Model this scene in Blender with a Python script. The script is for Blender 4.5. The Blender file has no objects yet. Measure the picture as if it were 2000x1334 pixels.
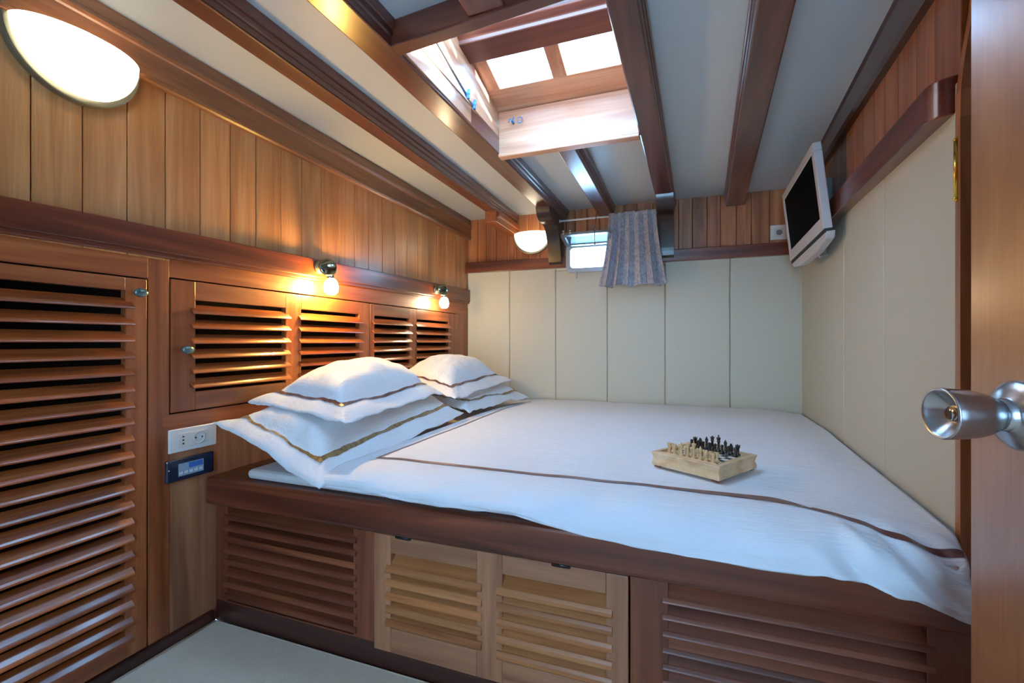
import bpy, bmesh, math, random
from mathutils import Vector, Matrix, noise
random.seed(7)
S = bpy.context.scene
COL = S.collection
rad = math.radians

# ------------------------------------------------------------------ colours and materials
def lin(h):
    h = h.lstrip('#')
    o = []
    for i in (0, 2, 4):
        c = int(h[i:i + 2], 16) / 255
        o.append(c / 12.92 if c <= .04045 else ((c + .055) / 1.055) ** 2.4)
    return (o[0], o[1], o[2], 1)

MATS = {}
def new_mat(name):
    m = bpy.data.materials.new(name); m.use_nodes = True
    nt = m.node_tree
    return m, nt, nt.nodes['Principled BSDF']

def plain(name, col, rough=.5, metal=0., coat=0., spec=.5, emis=None, estr=0., bump=0., bscale=200., sheen=0., var=0.):
    if name in MATS: return MATS[name]
    m, nt, b = new_mat(name)
    b.inputs['Base Color'].default_value = lin(col)
    b.inputs['Roughness'].default_value = rough
    b.inputs['Metallic'].default_value = metal
    b.inputs['Coat Weight'].default_value = coat
    b.inputs['Coat Roughness'].default_value = .1
    b.inputs['Specular IOR Level'].default_value = spec
    b.inputs['Sheen Weight'].default_value = sheen
    tc = nt.nodes.new('ShaderNodeTexCoord')
    if emis:
        b.inputs['Emission Color'].default_value = lin(emis)
        b.inputs['Emission Strength'].default_value = estr
    if var:
        n = nt.nodes.new('ShaderNodeTexNoise'); n.inputs['Scale'].default_value = 3.5; n.inputs['Detail'].default_value = 4
        nt.links.new(tc.outputs['Object'], n.inputs['Vector'])
        mr = nt.nodes.new('ShaderNodeMapRange'); mr.inputs[3].default_value = 1 - var; mr.inputs[4].default_value = 1 + var
        nt.links.new(n.outputs['Fac'], mr.inputs[0])
        h = nt.nodes.new('ShaderNodeHueSaturation'); h.inputs['Color'].default_value = lin(col)
        nt.links.new(mr.outputs[0], h.inputs['Value']); nt.links.new(h.outputs[0], b.inputs['Base Color'])
    if bump:
        n = nt.nodes.new('ShaderNodeTexNoise'); n.inputs['Scale'].default_value = bscale; n.inputs['Detail'].default_value = 3
        nt.links.new(tc.outputs['Object'], n.inputs['Vector'])
        bp = nt.nodes.new('ShaderNodeBump'); bp.inputs['Strength'].default_value = bump; bp.inputs['Distance'].default_value = .002
        nt.links.new(n.outputs['Fac'], bp.inputs['Height']); nt.links.new(bp.outputs[0], b.inputs['Normal'])
    MATS[name] = m
    return m

PAL = {  # dark, mid, light
    'teak':     ('#a86f3f', '#c28753', '#d49f6b'),
    'teak_red': ('#7a4322', '#a3643a', '#bb7f50'),
    'mahogany': ('#3d160c', '#642d1a', '#8a482a'),
    'cabinet':  ('#6e3519', '#944e29', '#af683b'),
    'beam':     ('#3d1911', '#58281b', '#733b28'),
    'dark':     ('#26110d', '#3a1a14', '#4c251c'),
    'base':     ('#522513', '#753a22', '#8f4f2f'),
    'pale':     ('#794b33', '#9d6848', '#b37c59'),
    'ebony':    ('#170c0a', '#24130f', '#321c17'),
    'mould':    ('#5a3320', '#7a4a2e', '#93623e'),
    'honey':    ('#84461f', '#ab6a3a', '#bd7e4c'),
    'door':     ('#74442a', '#8e5837', '#a16a42'),
    'coaming':  ('#a4694a', '#c08a69', '#d3a383'),
    'pine':     ('#c49a70', '#dab78d', '#e8cba6'),
    'slat':     ('#6a3015', '#924a22', '#ac6433'),
}
def wood(kind, grain='z', rough=.38, coat=.35, island=.16, scale=1., cr=.2, across=22, along=1.3):
    key = 'wood_%s_%s_%.2f_%.2f_%.2f_%g' % (kind, grain, rough, coat, cr, across)
    if key in MATS: return MATS[key]
    m, nt, b = new_mat(key)
    N, Lk = nt.nodes.new, nt.links.new
    tc = N('ShaderNodeTexCoord'); geo = N('ShaderNodeNewGeometry')
    off = N('ShaderNodeVectorMath'); off.operation = 'MULTIPLY_ADD'
    cmb = N('ShaderNodeCombineXYZ')
    for i in range(3): Lk(geo.outputs['Random Per Island'], cmb.inputs[i])
    Lk(cmb.outputs[0], off.inputs[0]); off.inputs[1].default_value = (7.3, 11.1, 5.7); Lk(tc.outputs['Object'], off.inputs[2])
    def mapped(along, across):
        mp = N('ShaderNodeMapping'); v = [across] * 3; v['xyz'.index(grain)] = along
        mp.inputs['Scale'].default_value = v; Lk(off.outputs[0], mp.inputs['Vector']); return mp
    n1 = N('ShaderNodeTexNoise'); n1.inputs['Scale'].default_value = 1.; n1.inputs['Detail'].default_value = 5
    n1.inputs['Distortion'].default_value = .9; Lk(mapped(along * scale, across * scale).outputs[0], n1.inputs['Vector'])
    n2 = N('ShaderNodeTexNoise'); n2.inputs['Scale'].default_value = 1.; n2.inputs['Detail'].default_value = 2
    Lk(mapped(9 * scale, 260 * scale).outputs[0], n2.inputs['Vector'])
    n3 = N('ShaderNodeTexNoise'); n3.inputs['Scale'].default_value = 2.2; n3.inputs['Detail'].default_value = 2
    Lk(off.outputs[0], n3.inputs['Vector'])
    rp = N('ShaderNodeValToRGB'); d, md, l = PAL[kind]
    e = rp.color_ramp.elements; e[0].position = .28; e[0].color = lin(d); e[1].position = .74; e[1].color = lin(l)
    k = e.new(.5); k.color = lin(md)
    Lk(n1.outputs['Fac'], rp.inputs['Fac'])
    def rng(src, a, c):
        r = N('ShaderNodeMapRange'); r.inputs[3].default_value = a; r.inputs[4].default_value = c; Lk(src, r.inputs[0]); return r.outputs[0]
    m1 = N('ShaderNodeMath'); m1.operation = 'MULTIPLY'; Lk(rng(n2.outputs['Fac'], .78, 1.2), m1.inputs[0]); Lk(rng(n3.outputs['Fac'], .82, 1.18), m1.inputs[1])
    m2 = N('ShaderNodeMath'); m2.operation = 'MULTIPLY'; Lk(m1.outputs[0], m2.inputs[0]); Lk(rng(geo.outputs['Random Per Island'], 1 - island, 1 + island), m2.inputs[1])
    hs = N('ShaderNodeHueSaturation'); Lk(rp.outputs['Color'], hs.inputs['Color']); Lk(m2.outputs[0], hs.inputs['Value'])
    Lk(hs.outputs[0], b.inputs['Base Color'])
    b.inputs['Roughness'].default_value = rough
    b.inputs['Coat Weight'].default_value = coat; b.inputs['Coat Roughness'].default_value = cr
    if coat >= 1: b.inputs['Coat IOR'].default_value = 1.9
    bp = N('ShaderNodeBump'); bp.inputs['Strength'].default_value = .12; bp.inputs['Distance'].default_value = .001
    Lk(n2.outputs['Fac'], bp.inputs['Height']); Lk(bp.outputs[0], b.inputs['Normal'])
    MATS[key] = m
    return m

def linen(name, col, streak=0., axis=0):
    if name in MATS: return MATS[name]
    m, nt, b = new_mat(name)
    N, Lk = nt.nodes.new, nt.links.new
    tc = N('ShaderNodeTexCoord')
    b.inputs['Base Color'].default_value = lin(col); b.inputs['Roughness'].default_value = .62
    b.inputs['Sheen Weight'].default_value = .15; b.inputs['Specular IOR Level'].default_value = .35
    mp = N('ShaderNodeMapping'); sc = [160, 160, 160]; sc[axis] = 12; mp.inputs['Scale'].default_value = sc
    n = N('ShaderNodeTexNoise'); n.inputs['Scale'].default_value = 1.; n.inputs['Detail'].default_value = 2
    Lk(tc.outputs['Object'], mp.inputs['Vector']); Lk(mp.outputs[0], n.inputs['Vector'])
    n2 = N('ShaderNodeTexNoise'); n2.inputs['Scale'].default_value = 14; n2.inputs['Detail'].default_value = 5
    Lk(tc.outputs['Object'], n2.inputs['Vector'])
    ad = N('ShaderNodeMath'); ad.operation = 'MULTIPLY_ADD'; Lk(n2.outputs['Fac'], ad.inputs[0]); ad.inputs[1].default_value = 2.2; Lk(n.outputs['Fac'], ad.inputs[2])
    bp = N('ShaderNodeBump'); bp.inputs['Strength'].default_value = .38; bp.inputs['Distance'].default_value = .006
    Lk(ad.outputs[0], bp.inputs['Height']); Lk(bp.outputs[0], b.inputs['Normal'])
    MATS[name] = m
    return m

def ribbon_mat(name, c1, c2):
    if name in MATS: return MATS[name]
    m, nt, b = new_mat(name); N, Lk = nt.nodes.new, nt.links.new
    tc = N('ShaderNodeTexCoord'); v = N('ShaderNodeTexNoise'); v.inputs['Scale'].default_value = 60; v.inputs['Detail'].default_value = 4
    Lk(tc.outputs['Object'], v.inputs['Vector'])
    rp = N('ShaderNodeValToRGB'); e = rp.color_ramp.elements; e[0].position = .38; e[0].color = lin(c1); e[1].position = .68; e[1].color = lin(c2)
    Lk(v.outputs['Fac'], rp.inputs['Fac']); Lk(rp.outputs[0], b.inputs['Base Color'])
    b.inputs['Roughness'].default_value = .4; b.inputs['Sheen Weight'].default_value = .2
    MATS[name] = m
    return m

def clear_glass(name, tint='#eef6ff', gloss=.07):
    if name in MATS: return MATS[name]
    m = bpy.data.materials.new(name); m.use_nodes = True; nt = m.node_tree
    nt.nodes.remove(nt.nodes['Principled BSDF']); out = nt.nodes['Material Output']
    t = nt.nodes.new('ShaderNodeBsdfTransparent'); t.inputs[0].default_value = lin(tint)
    g = nt.nodes.new('ShaderNodeBsdfGlossy'); g.inputs['Roughness'].default_value = .02
    mx = nt.nodes.new('ShaderNodeMixShader'); mx.inputs[0].default_value = gloss
    nt.links.new(t.outputs[0], mx.inputs[1]); nt.links.new(g.outputs[0], mx.inputs[2]); nt.links.new(mx.outputs[0], out.inputs[0])
    MATS[name] = m
    return m

def lace():
    m, nt, b = new_mat('grey_damask'); N, Lk = nt.nodes.new, nt.links.new
    tc = N('ShaderNodeTexCoord')
    v = N('ShaderNodeTexNoise'); v.inputs['Scale'].default_value = 26; v.inputs['Detail'].default_value = 3; v.inputs['Distortion'].default_value = 2.5
    w = N('ShaderNodeTexNoise'); w.inputs['Scale'].default_value = 420
    Lk(tc.outputs['Object'], v.inputs['Vector']); Lk(tc.outputs['Object'], w.inputs['Vector'])
    rp = N('ShaderNodeValToRGB'); e = rp.color_ramp.elements
    e[0].position = .40; e[0].color = lin('#aeadb8'); e[1].position = .56; e[1].color = lin('#cecdd5')
    Lk(v.outputs['Fac'], rp.inputs['Fac'])
    mr = N('ShaderNodeMapRange'); mr.inputs[3].default_value = .8; mr.inputs[4].default_value = 1.2; Lk(w.outputs['Fac'], mr.inputs[0])
    h = N('ShaderNodeHueSaturation'); Lk(rp.outputs[0], h.inputs['Color']); Lk(mr.outputs[0], h.inputs['Value']); Lk(h.outputs[0], b.inputs['Base Color'])
    b.inputs['Roughness'].default_value = .7
    out = nt.nodes['Material Output']
    tl = N('ShaderNodeBsdfTranslucent'); Lk(h.outputs[0], tl.inputs[0])
    mx = N('ShaderNodeMixShader'); mx.inputs[0].default_value = .22; Lk(b.outputs[0], mx.inputs[1]); Lk(tl.outputs[0], mx.inputs[2]); Lk(mx.outputs[0], out.inputs[0])
    return m

WHITE = plain('white_ceiling_paint', '#cad1d4', .42, spec=.4, var=.02)
CREAM = plain('cream_vinyl_padding', '#c6c4b4', .5, spec=.4, bump=.08, bscale=500)
CHROME = plain('polished_metal', '#c8cac8', .12, 1.)
STEEL = plain('brushed_steel', '#b9bcc0', .27, 1.)
ALU = plain('anodised_aluminium', '#b4bfca', .3, 1.)
BRASS = plain('polished_brass', '#d8b04a', .22, 1.)
BLACK = plain('black_plastic', '#0d0e10', .4)
PLASTIC = plain('white_plastic', '#e3e4e2', .35)
GREYP = plain('silver_plastic', '#c9c8cc', .4)
KNOBM = plain('blue_green_metal', '#5c7a7c', .3, .6, coat=.5, var=.25)
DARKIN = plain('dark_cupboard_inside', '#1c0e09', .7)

# ------------------------------------------------------------------ mesh builder
class MB:
    def __init__(s): s.bm = bmesh.new()
    def merge(s, t, m=0, mat=None, smooth=False):
        if mat is not None: bmesh.ops.transform(t, matrix=mat, verts=t.verts)
        mp = {v: s.bm.verts.new(v.co) for v in t.verts}
        for f in t.faces:
            try: g = s.bm.faces.new([mp[v] for v in f.verts])
            except ValueError: continue
            g.material_index = m if m >= 0 else f.material_index
            g.smooth = smooth or f.smooth
        t.free()
    def box(s, x0, x1, y0, y1, z0, z1, m=0, bev=0., mat=None, seg=2):
        t = bmesh.new()
        bmesh.ops.create_cube(t, size=1, matrix=Matrix.Translation(((x0 + x1) / 2, (y0 + y1) / 2, (z0 + z1) / 2)) @ Matrix.Diagonal((abs(x1 - x0), abs(y1 - y0), abs(z1 - z0), 1)))
        if bev:
            bmesh.ops.bevel(t, geom=t.edges[:], offset=bev, segments=seg, affect='EDGES', profile=.5)
            for f in t.faces: f.smooth = False
        s.merge(t, m, mat); return s
    def prism(s, pts, axis, a, b, m=0, bev=0., mat=None, smooth=False):
        t = bmesh.new()
        def P(p, k):
            return {'x': (k, p[0], p[1]), 'y': (p[0], k, p[1]), 'z': (p[0], p[1], k)}[axis]
        A = [t.verts.new(P(p, a)) for p in pts]; B = [t.verts.new(P(p, b)) for p in pts]
        n = len(pts)
        t.faces.new(A); t.faces.new(B[::-1])
        for i in range(n):
            f = t.faces.new([A[i], B[i], B[(i + 1) % n], A[(i + 1) % n]]); f.smooth = smooth
        bmesh.ops.recalc_face_normals(t, faces=t.faces)
        if bev: bmesh.ops.bevel(t, geom=t.edges[:], offset=bev, segments=2, affect='EDGES', profile=.5)
        s.merge(t, m, mat); return s
    def loft(s, A, B, m=0, bev=0.):   # two matching 3D loops
        t = bmesh.new(); a = [t.verts.new(p) for p in A]; b = [t.verts.new(p) for p in B]; n = len(A)
        t.faces.new(a); t.faces.new(b[::-1])
        for i in range(n): t.faces.new([a[i], b[i], b[(i + 1) % n], a[(i + 1) % n]])
        bmesh.ops.recalc_face_normals(t, faces=t.faces)
        if bev: bmesh.ops.bevel(t, geom=t.edges[:], offset=bev, segments=2, affect='EDGES', profile=.5)
        s.merge(t, m); return s
    def lathe(s, prof, o=(0, 0, 0), d=(0, 0, 1), seg=24, m=0, caps=True):
        t = bmesh.new(); rings = []
        for r, h in prof:
            rings.append([t.verts.new((r * math.cos(2 * math.pi * i / seg), r * math.sin(2 * math.pi * i / seg), h)) for i in range(seg)])
        for a, b in zip(rings, rings[1:]):
            for i in range(seg): t.faces.new([a[i], a[(i + 1) % seg], b[(i + 1) % seg], b[i]]).smooth = True
        if caps:
            t.faces.new(rings[0][::-1]); t.faces.new(rings[-1])
        bmesh.ops.recalc_face_normals(t, faces=t.faces)
        q = Vector(d).normalized().to_track_quat('Z', 'Y').to_matrix().to_4x4()
        s.merge(t, m, Matrix.Translation(o) @ q); return s
    def tube(s, pts, r, seg=10, m=0):
        t = bmesh.new(); pts = [Vector(p) for p in pts]; rings = []; prev = None
        for i, p in enumerate(pts):
            d = (pts[min(i + 1, len(pts) - 1)] - pts[max(i - 1, 0)]).normalized()
            if prev is None: u = d.orthogonal().normalized()
            else: u = (prev - d * prev.dot(d)).normalized()
            prev = u; w = d.cross(u); rr = r[i] if isinstance(r, (list, tuple)) else r
            rings.append([t.verts.new(p + (u * math.cos(2 * math.pi * k / seg) + w * math.sin(2 * math.pi * k / seg)) * rr) for k in range(seg)])
        for a, b in zip(rings, rings[1:]):
            for i in range(seg): t.faces.new([a[i], a[(i + 1) % seg], b[(i + 1) % seg], b[i]]).smooth = True
        t.faces.new(rings[0][::-1]); t.faces.new(rings[-1])
        bmesh.ops.recalc_face_normals(t, faces=t.faces)
        s.merge(t, m); return s
    def grid(s, fn, nu, nv, m=0, u0=0., u1=1., v0=0., v1=1., closed=False):
        t = bmesh.new(); V = [[t.verts.new(fn(u0 + (u1 - u0) * i / nu, v0 + (v1 - v0) * j / nv)) for j in range(nv + 1)] for i in range(nu + 1)]
        for i in range(nu):
            for j in range(nv): t.faces.new([V[i][j], V[i + 1][j], V[i + 1][j + 1], V[i][j + 1]]).smooth = True
        s.merge(t, m); return s
    def ball(s, c, r, m=0, seg=20, mat=None):
        t = bmesh.new(); bmesh.ops.create_uvsphere(t, u_segments=seg, v_segments=seg // 2, radius=1)
        for f in t.faces: f.smooth = True
        rr = r if isinstance(r, (tuple, list)) else (r, r, r)
        s.merge(t, m, (mat or Matrix.Translation(c)) @ Matrix.Diagonal((rr[0], rr[1], rr[2], 1))); return s

def obj(name, mb, mats, parent=None, solid=0., sub=0, loc=None):
    """loc: origin in world space (mesh was built in world space)."""
    me = bpy.data.meshes.new(name)
    o = bpy.data.objects.new(name, me); COL.objects.link(o)
    w = Vector(loc) if loc else Vector((0, 0, 0))
    if parent:
        pw = Vector(parent['_o']) if '_o' in parent.keys() else Vector((0, 0, 0))
        w = pw if not loc else w
        o.parent = parent; o.location = w - pw
    else: o.location = w
    bmesh.ops.translate(mb.bm, verts=mb.bm.verts, vec=-w)
    mb.bm.to_mesh(me); mb.bm.free()
    o['_o'] = tuple(w)
    for m in (mats if isinstance(mats, (list, tuple)) else [mats]): me.materials.append(m)
    if solid:
        md = o.modifiers.new('thickness', 'SOLIDIFY'); md.thickness = solid; md.offset = -1
    if sub:
        md = o.modifiers.new('smooth', 'SUBSURF'); md.levels = sub; md.render_levels = sub
    return o
def thing(name, label, cat, loc, group=None, parent=None):
    o = bpy.data.objects.new(name, None); COL.objects.link(o); o.location = loc; o['_o'] = tuple(loc); o.empty_display_size = .05
    o['label'] = label; o['category'] = cat
    if group: o['group'] = group
    return o
def tag(o, label, cat, group=None):
    o['label'] = label; o['category'] = cat
    if group: o['group'] = group
    return o
def struct(o): o['kind'] = 'structure'; return o
def lab(o, l): o['label'] = l; return o

# ------------------------------------------------------------------ main dimensions
XL = -1.345            # face of the left bulkhead joinery
YB = 2.80              # face of the aft padding
ZC = 1.70              # deckhead
K = .0796              # slant of the right wall
RX0 = .4131
RANG = -math.atan(K)
RCOS = math.cos(math.atan(K))
def rx(y): return RX0 + K * y
RM = Matrix.Translation((RX0, 0, 0)) @ Matrix.Rotation(RANG, 4, 'Z')
def ry(Y): return Y / RCOS      # world Y -> distance along the right wall

# ------------------------------------------------------------------ left wall
w = MB()
seams = [-.9, -.8, -.7, -.6, -.5, -.4, -.3, -.2, -.1, 0, .1, .2, .29, .385, .48, .575, .668, .762, .856, .954, 1.051, 1.146, 1.248, 1.346, 1.447, 1.547, 1.647, 1.743, 1.849, 1.955, 2.062, 2.168, 2.278, 2.391, 2.5, 2.61, 2.72, 2.83]
for a, b in zip(seams, seams[1:]):
    w.box(XL - .018, XL - random.uniform(0, .001), a + .0012, b - .0012, 1.09, ZC, 0, .0026)
w.box(XL - .06, XL - .018, -.9, 2.83, 1.05, ZC, 1)
w.box(XL - .02, XL, -.9, .245, 0, 1.09, 2, .002)
struct(obj('wall_left', w, [wood('teak', 'z', .36, .35, .10), DARKIN, wood('cabinet', 'z')]))

w = MB()   # rail below the planks, rising slightly
def zt(y): return 1.160 + .0203 * y
def zb(y): return 1.086 + .0132 * y
for x, u, l in ((.026, 0, .012), (.034, .0, 0)):
    if l: A = [(XL - .005, y, z) for y, z in ((0, 0),)] 
def loftrail(x1, f0, f1, m=0, bev=.003):
    ya, yb = -.9, 2.802
    A = [(XL - .004, ya, f0(ya)), (x1, ya, f0(ya)), (x1, ya, f1(ya)), (XL - .004, ya, f1(ya))]
    B = [(XL - .004, yb, f0(yb)), (x1, yb, f0(yb)), (x1, yb, f1(yb)), (XL - .004, yb, f1(yb))]
    w.loft(A, B, m, bev)
loftrail(XL + .022, lambda y: zb(y) + .012, zt)
loftrail(XL + .016, zb, lambda y: zb(y) + .016)
struct(obj('trim_1', w, wood('mahogany', 'y', .35, .4)))

w = MB()   # deckhead moulding on the left
w.prism([(XL - .01, 1.563), (XL + .012, 1.563), (XL + .019, 1.567), (XL + .021, 1.574), (XL + .019, 1.580), (XL + .019, 1.640), (XL + .023, 1.644), (XL + .026, 1.652), (XL + .023, 1.660), (XL + .018, 1.664), (XL + .015, 1.70), (XL - .01, 1.70)], 'y', -.9, 2.83)
struct(obj('trim_2', w, wood('mould', 'y', .35, .4)))
w = MB(); w.box(XL - .01, XL + .010, -.9, .992, 0, .038, 0, .003)
struct(obj('baseboard_left', w, wood('dark', 'y', .4, .2)))
w = MB(); w.box(XL - .012, XL - .002, .866, 2.80, .0, .614)
struct(obj('trim_3', w, wood('pale', 'z', .5, .1)))

# slats: axis, span, front plane and outward direction
def slats(mb, axis, a, b, zs, plane, out, rise=.023, depth=.009, proj=.014, ext=.015, th=.0078, m=0):
    """zs: height of each front lower edge; out=+1/-1 outward direction of the perpendicular coordinate."""
    for z in zs:
        sl = rise / (depth + proj)
        def pt(d, dz): return (plane + out * d, z + (proj - d) * sl + dz)
        rear = [pt(-depth, 0), pt(0, 0), pt(0, th), pt(-depth, th)]
        r = th / 2
        nose = [pt(0, 0), pt(proj - .002, 0), (plane + out * (proj + .001), z + th * .35), (plane + out * proj, z + th * .85), pt(proj - .004, th * 1.02), pt(0, th)]
        if axis == 'y':
            mb.prism(rear, 'y', a, b, m); mb.prism(nose, 'y', a - ext, b + ext, m, .0012)
        else:
            mb.prism(rear, 'x', a, b, m); mb.prism(nose, 'x', a - ext, b + ext, m, .0012)
WC_Z, WC_Y = wood('cabinet', 'z'), wood('cabinet', 'y')
SL_Y = wood('slat', 'y', .32, .6, cr=.12)

def knob(parent, y, z):
    k = MB()
    k.lathe([(.006, 0), (.006, .002), (.0035, .004), (.0035, .014)], (XL, y, z), (1, 0, 0), 14)
    k.ball((XL + .018, y, z), (.009, .0175, .012))
    return lab(obj('knob', k, KNOBM, parent), 'oval blue-green metal knob')

# wardrobe ------------------------------------------------------------
wd = thing('louvred_wardrobe', 'tall built-in wooden wardrobe with one full-height slatted door, beside the bunk', 'wardrobe', (XL, .5, 0))
f = MB()
f.box(XL - .022, XL, .811, .865, .038, 1.092, 0, .0015)
f.box(XL - .022, XL, .20, .811, 1.036, 1.092, 1, .0015)
f.box(XL - .022, XL, .20, .245, .0, 1.036, 0, .0015)
f.box(XL - .022, XL, .245, .811, .0, .036, 1, .0015)
obj('face_frame', f, [WC_Z, WC_Y], wd)
f = MB()
f.box(XL - .42, XL - .40, .22, .84, 0, 1.09); f.box(XL - .41, XL - .023, .21, .23, 0, 1.09); f.box(XL - .41, XL - .023, .83, .845, 0, 1.09)
f.box(XL - .41, XL - .023, .21, .845, 1.06, 1.08); f.box(XL - .41, XL - .023, .21, .845, -.01, .02)
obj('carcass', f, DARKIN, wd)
f = MB()
f.box(XL - .02, XL + .001, .249, .325, .040, 1.032, 0, .0015)
f.box(XL - .02, XL + .001, .757, .807, .040, 1.032, 0, .0015)
f.box(XL - .02, XL + .001, .325, .757, .998, 1.032, 1, .0015)
f.box(XL - .02, XL + .001, .325, .757, .040, .078, 1, .0015)
dr = obj('door', f, [WC_Z, WC_Y], wd)
f = MB(); slats(f, 'y', .325, .757, [.948 - .0435 * i for i in range(21)], XL, 1)
obj('slats', f, SL_Y, dr)
knob(dr, .783, .994)

# wall cabinet --------------------------------------------------------
wc = thing('louvred_wall_cabinet', 'low two-door wooden cabinet with short slatted panels along wall behind pillows', 'cabinet', (XL, 1.75, .614))
f = MB()
f.box(XL - .022, XL, .865, 2.80, 1.047, 1.12, 1, .0015)
f.box(XL - .022, XL + .0015, .846, 2.80, .614, .658, 1, .0015)
f.box(XL - .022, XL, 2.636, 2.80, .658, 1.047, 0, .0015)
obj('face_frame', f, [WC_Z, WC_Y], wc)
f = MB()
f.box(XL - .36, XL - .34, .85, 2.82, .62, 1.10); f.box(XL - .35, XL - .023, .846, .86, .62, 1.10); f.box(XL - .35, XL - .023, 2.80, 2.82, .62, 1.10)
f.box(XL - .35, XL - .023, .85, 2.82, 1.08, 1.10); f.box(XL - .35, XL - .023, .85, 2.82, .62, .635)
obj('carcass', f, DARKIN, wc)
ZS6 = [.944 - .0440 * i for i in range(6)]
for (a, b, p1, p2, withknob) in ((.869, 1.749, (.938, 1.268), (1.341, 1.675), True), (1.755, 2.632, (1.785, 2.084), (2.158, 2.527), False)):
    f = MB()
    for u, v in ((a, p1[0]), (p1[1], p2[0]), (p2[1], b)): f.box(XL - .02, XL + .001, u, v, .662, 1.043, 0, .0015)
    for u, v in (p1, p2):
        f.box(XL - .02, XL + .001, u, v, .988, 1.043, 1, .0015); f.box(XL - .02, XL + .001, u, v, .662, .716, 1, .0015)
    dd = obj('door', f, [WC_Z, WC_Y], wc)
    f = MB()
    for u, v in (p1, p2): slats(f, 'y', u, v, ZS6, XL, 1)
    obj('slats', f, SL_Y, dd)
    if withknob: knob(dd, .905, .841)

# ------------------------------------------------------------------ back wall with the porthole opening
HX0, HX1, HZ0, HZ1 = -.622, -.345, 1.316, 1.448
def holed(mb, x0, x1, y0, y1, z0, z1, m, bev):
    if x1 <= HX0 or x0 >= HX1 or z1 <= HZ0 or z0 >= HZ1: mb.box(x0, x1, y0, y1, z0, z1, m, bev); return
    if z0 < HZ0: mb.box(x0, x1, y0, y1, z0, HZ0, m, bev)
    if z1 > HZ1: mb.box(x0, x1, y0, y1, HZ1, z1, m, bev)
    a, b = max(z0, HZ0), min(z1, HZ1)
    if x0 < HX0: mb.box(x0, HX0, y0, y1, a, b, m, bev)
    if x1 > HX1: mb.box(HX1, x1, y0, y1, a, b, m, bev)
w = MB()
x = -1.36
pw = [.085, .06, .075, .078, .07, .082, .075, .09]
i = 0
while x < .70:
    b = x + pw[i % 8]; i += 1
    holed(w, x + .0012, b - .0012, 2.82 + random.uniform(0, .001), 2.84, 1.36, ZC, 0, .0018); x = b
sx = [-1.345, -1.037, -.723, -.397, -.060, .286, .645]
for a, b in zip(sx, sx[1:]): holed(w, a + .0006, b - .0006, YB, 2.835, .30, 1.35, 1, .006)
holed(w, -1.40, .75, 2.84, 2.87, 0, ZC, 2, 0)
struct(obj('wall_back', w, [wood('teak_red', 'z', .4, .3, .2), CREAM, DARKIN]))
w = MB(); holed(w, -1.345, .64, 2.772, 2.83, 1.331, 1.40, 0, .004)
struct(obj('trim_4', w, wood('mahogany', 'x', .35, .4)))

# ------------------------------------------------------------------ right wall (slanting)
w = MB()
ys = [1.06, 1.502, 1.93, 2.36, 2.82]
for a, b in ((1.093, 1.502), (1.502, 1.93), (1.93, 2.82)):
    w.box(0, .035, ry(a) + .0006, ry(b) - .0006, .0, 1.36, 1, .006)
y = 1.093
i = 0
while y < 2.80:
    b = min(y + (.11, .095, .12, .10, .09)[i % 5], 2.83); i += 1
    w.box(.006 + random.uniform(0, .001), .03, ry(y) + .0008, ry(b) - .0008, 1.34, ZC, 0, .0018); y = b
w.box(.035, .06, ry(1.093), ry(2.84), 0, ZC, 2)
o = struct(obj('wall_right', w, [wood('teak_red', 'z', .4, .3, .2), CREAM, DARKIN])); o.location = (RX0, 0, 0); o.rotation_euler.z = RANG
w = MB()   # rail with a rounded end
A0, A1 = 1.098, 2.80
prof = []
for i in range(9):
    t = math.pi / 2 * i / 8
    prof.append((-.034 + .034 * (1 - math.sin(t)) , ry(A0) + .045 * (1 - math.cos(t))))
def railz(y): return 1.279 + .0195 * y, 1.352 + .0205 * y
ring = [(.02, ry(A1)), (.02, ry(A0))] + [(0, ry(A0))] + [(-.034 * math.sin(math.pi / 2 * i / 8), ry(A0) + .045 * (1 - math.cos(math.pi / 2 * i / 8))) for i in range(1, 9)] + [(-.034, ry(A1))]
w.loft([(x, y, railz(y)[0]) for x, y in ring], [(x, y, railz(y)[1]) for x, y in ring], 0, .003)
o = struct(obj('trim_5', w, wood('mahogany', 'y', .3, .5))); o.location = (RX0, 0, 0); o.rotation_euler.z = RANG
w = MB()
def rm(y): return [(.02, 1.562 + .022 * y), (-.012, 1.562 + .022 * y), (-.022, 1.570 + .022 * y), (-.024, 1.585 + .022 * y), (-.018, 1.597 + .02 * y), (-.010, 1.602 + .02 * y), (-.014, 1.69), (-.02, 1.70), (.02, 1.70)]
w.loft([(x, ry(1.06), z) for x, z in rm(1.06)], [(x, ry(2.83), z) for x, z in rm(2.83)])
o = struct(obj('trim_6', w, wood('dark', 'y', .32, .5))); o.location = (RX0, 0, 0); o.rotation_euler.z = RANG

# jamb between the right wall and the open door
w = MB()
jp = [(.4975, 1.09), (.492, 1.062), (.62, 1.062), (.62, 1.09)]
def jl(z): 
    s_ = max(0., min(1., (z - 1.30) / .26)); s_ = s_ * s_ * (3 - 2 * s_)
    return .024 * s_
zsj = [0, 1.28, 1.33, 1.38, 1.43, 1.48, 1.53, 1.58, 1.70]
for a, b in zip(zsj, zsj[1:]):
    w.loft([(x + (jl(a) if x < .5 else 0), y, a) for x, y in jp], [(x + (jl(b) if x < .5 else 0), y, b) for x, y in jp])
jb = struct(obj('trim_7', w, wood('honey', 'z', .45, .2)))
w = MB()
w.lathe([(.0045, 0), (.0045, .105)], (.4945, 1.079, 1.136), (0, 0, 1), 12); w.ball((.4945, 1.079, 1.133), .0055); w.ball((.4945, 1.079, 1.243), .005)
w.box(.4945, .499, 1.074, 1.089, 1.138, 1.239)
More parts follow.
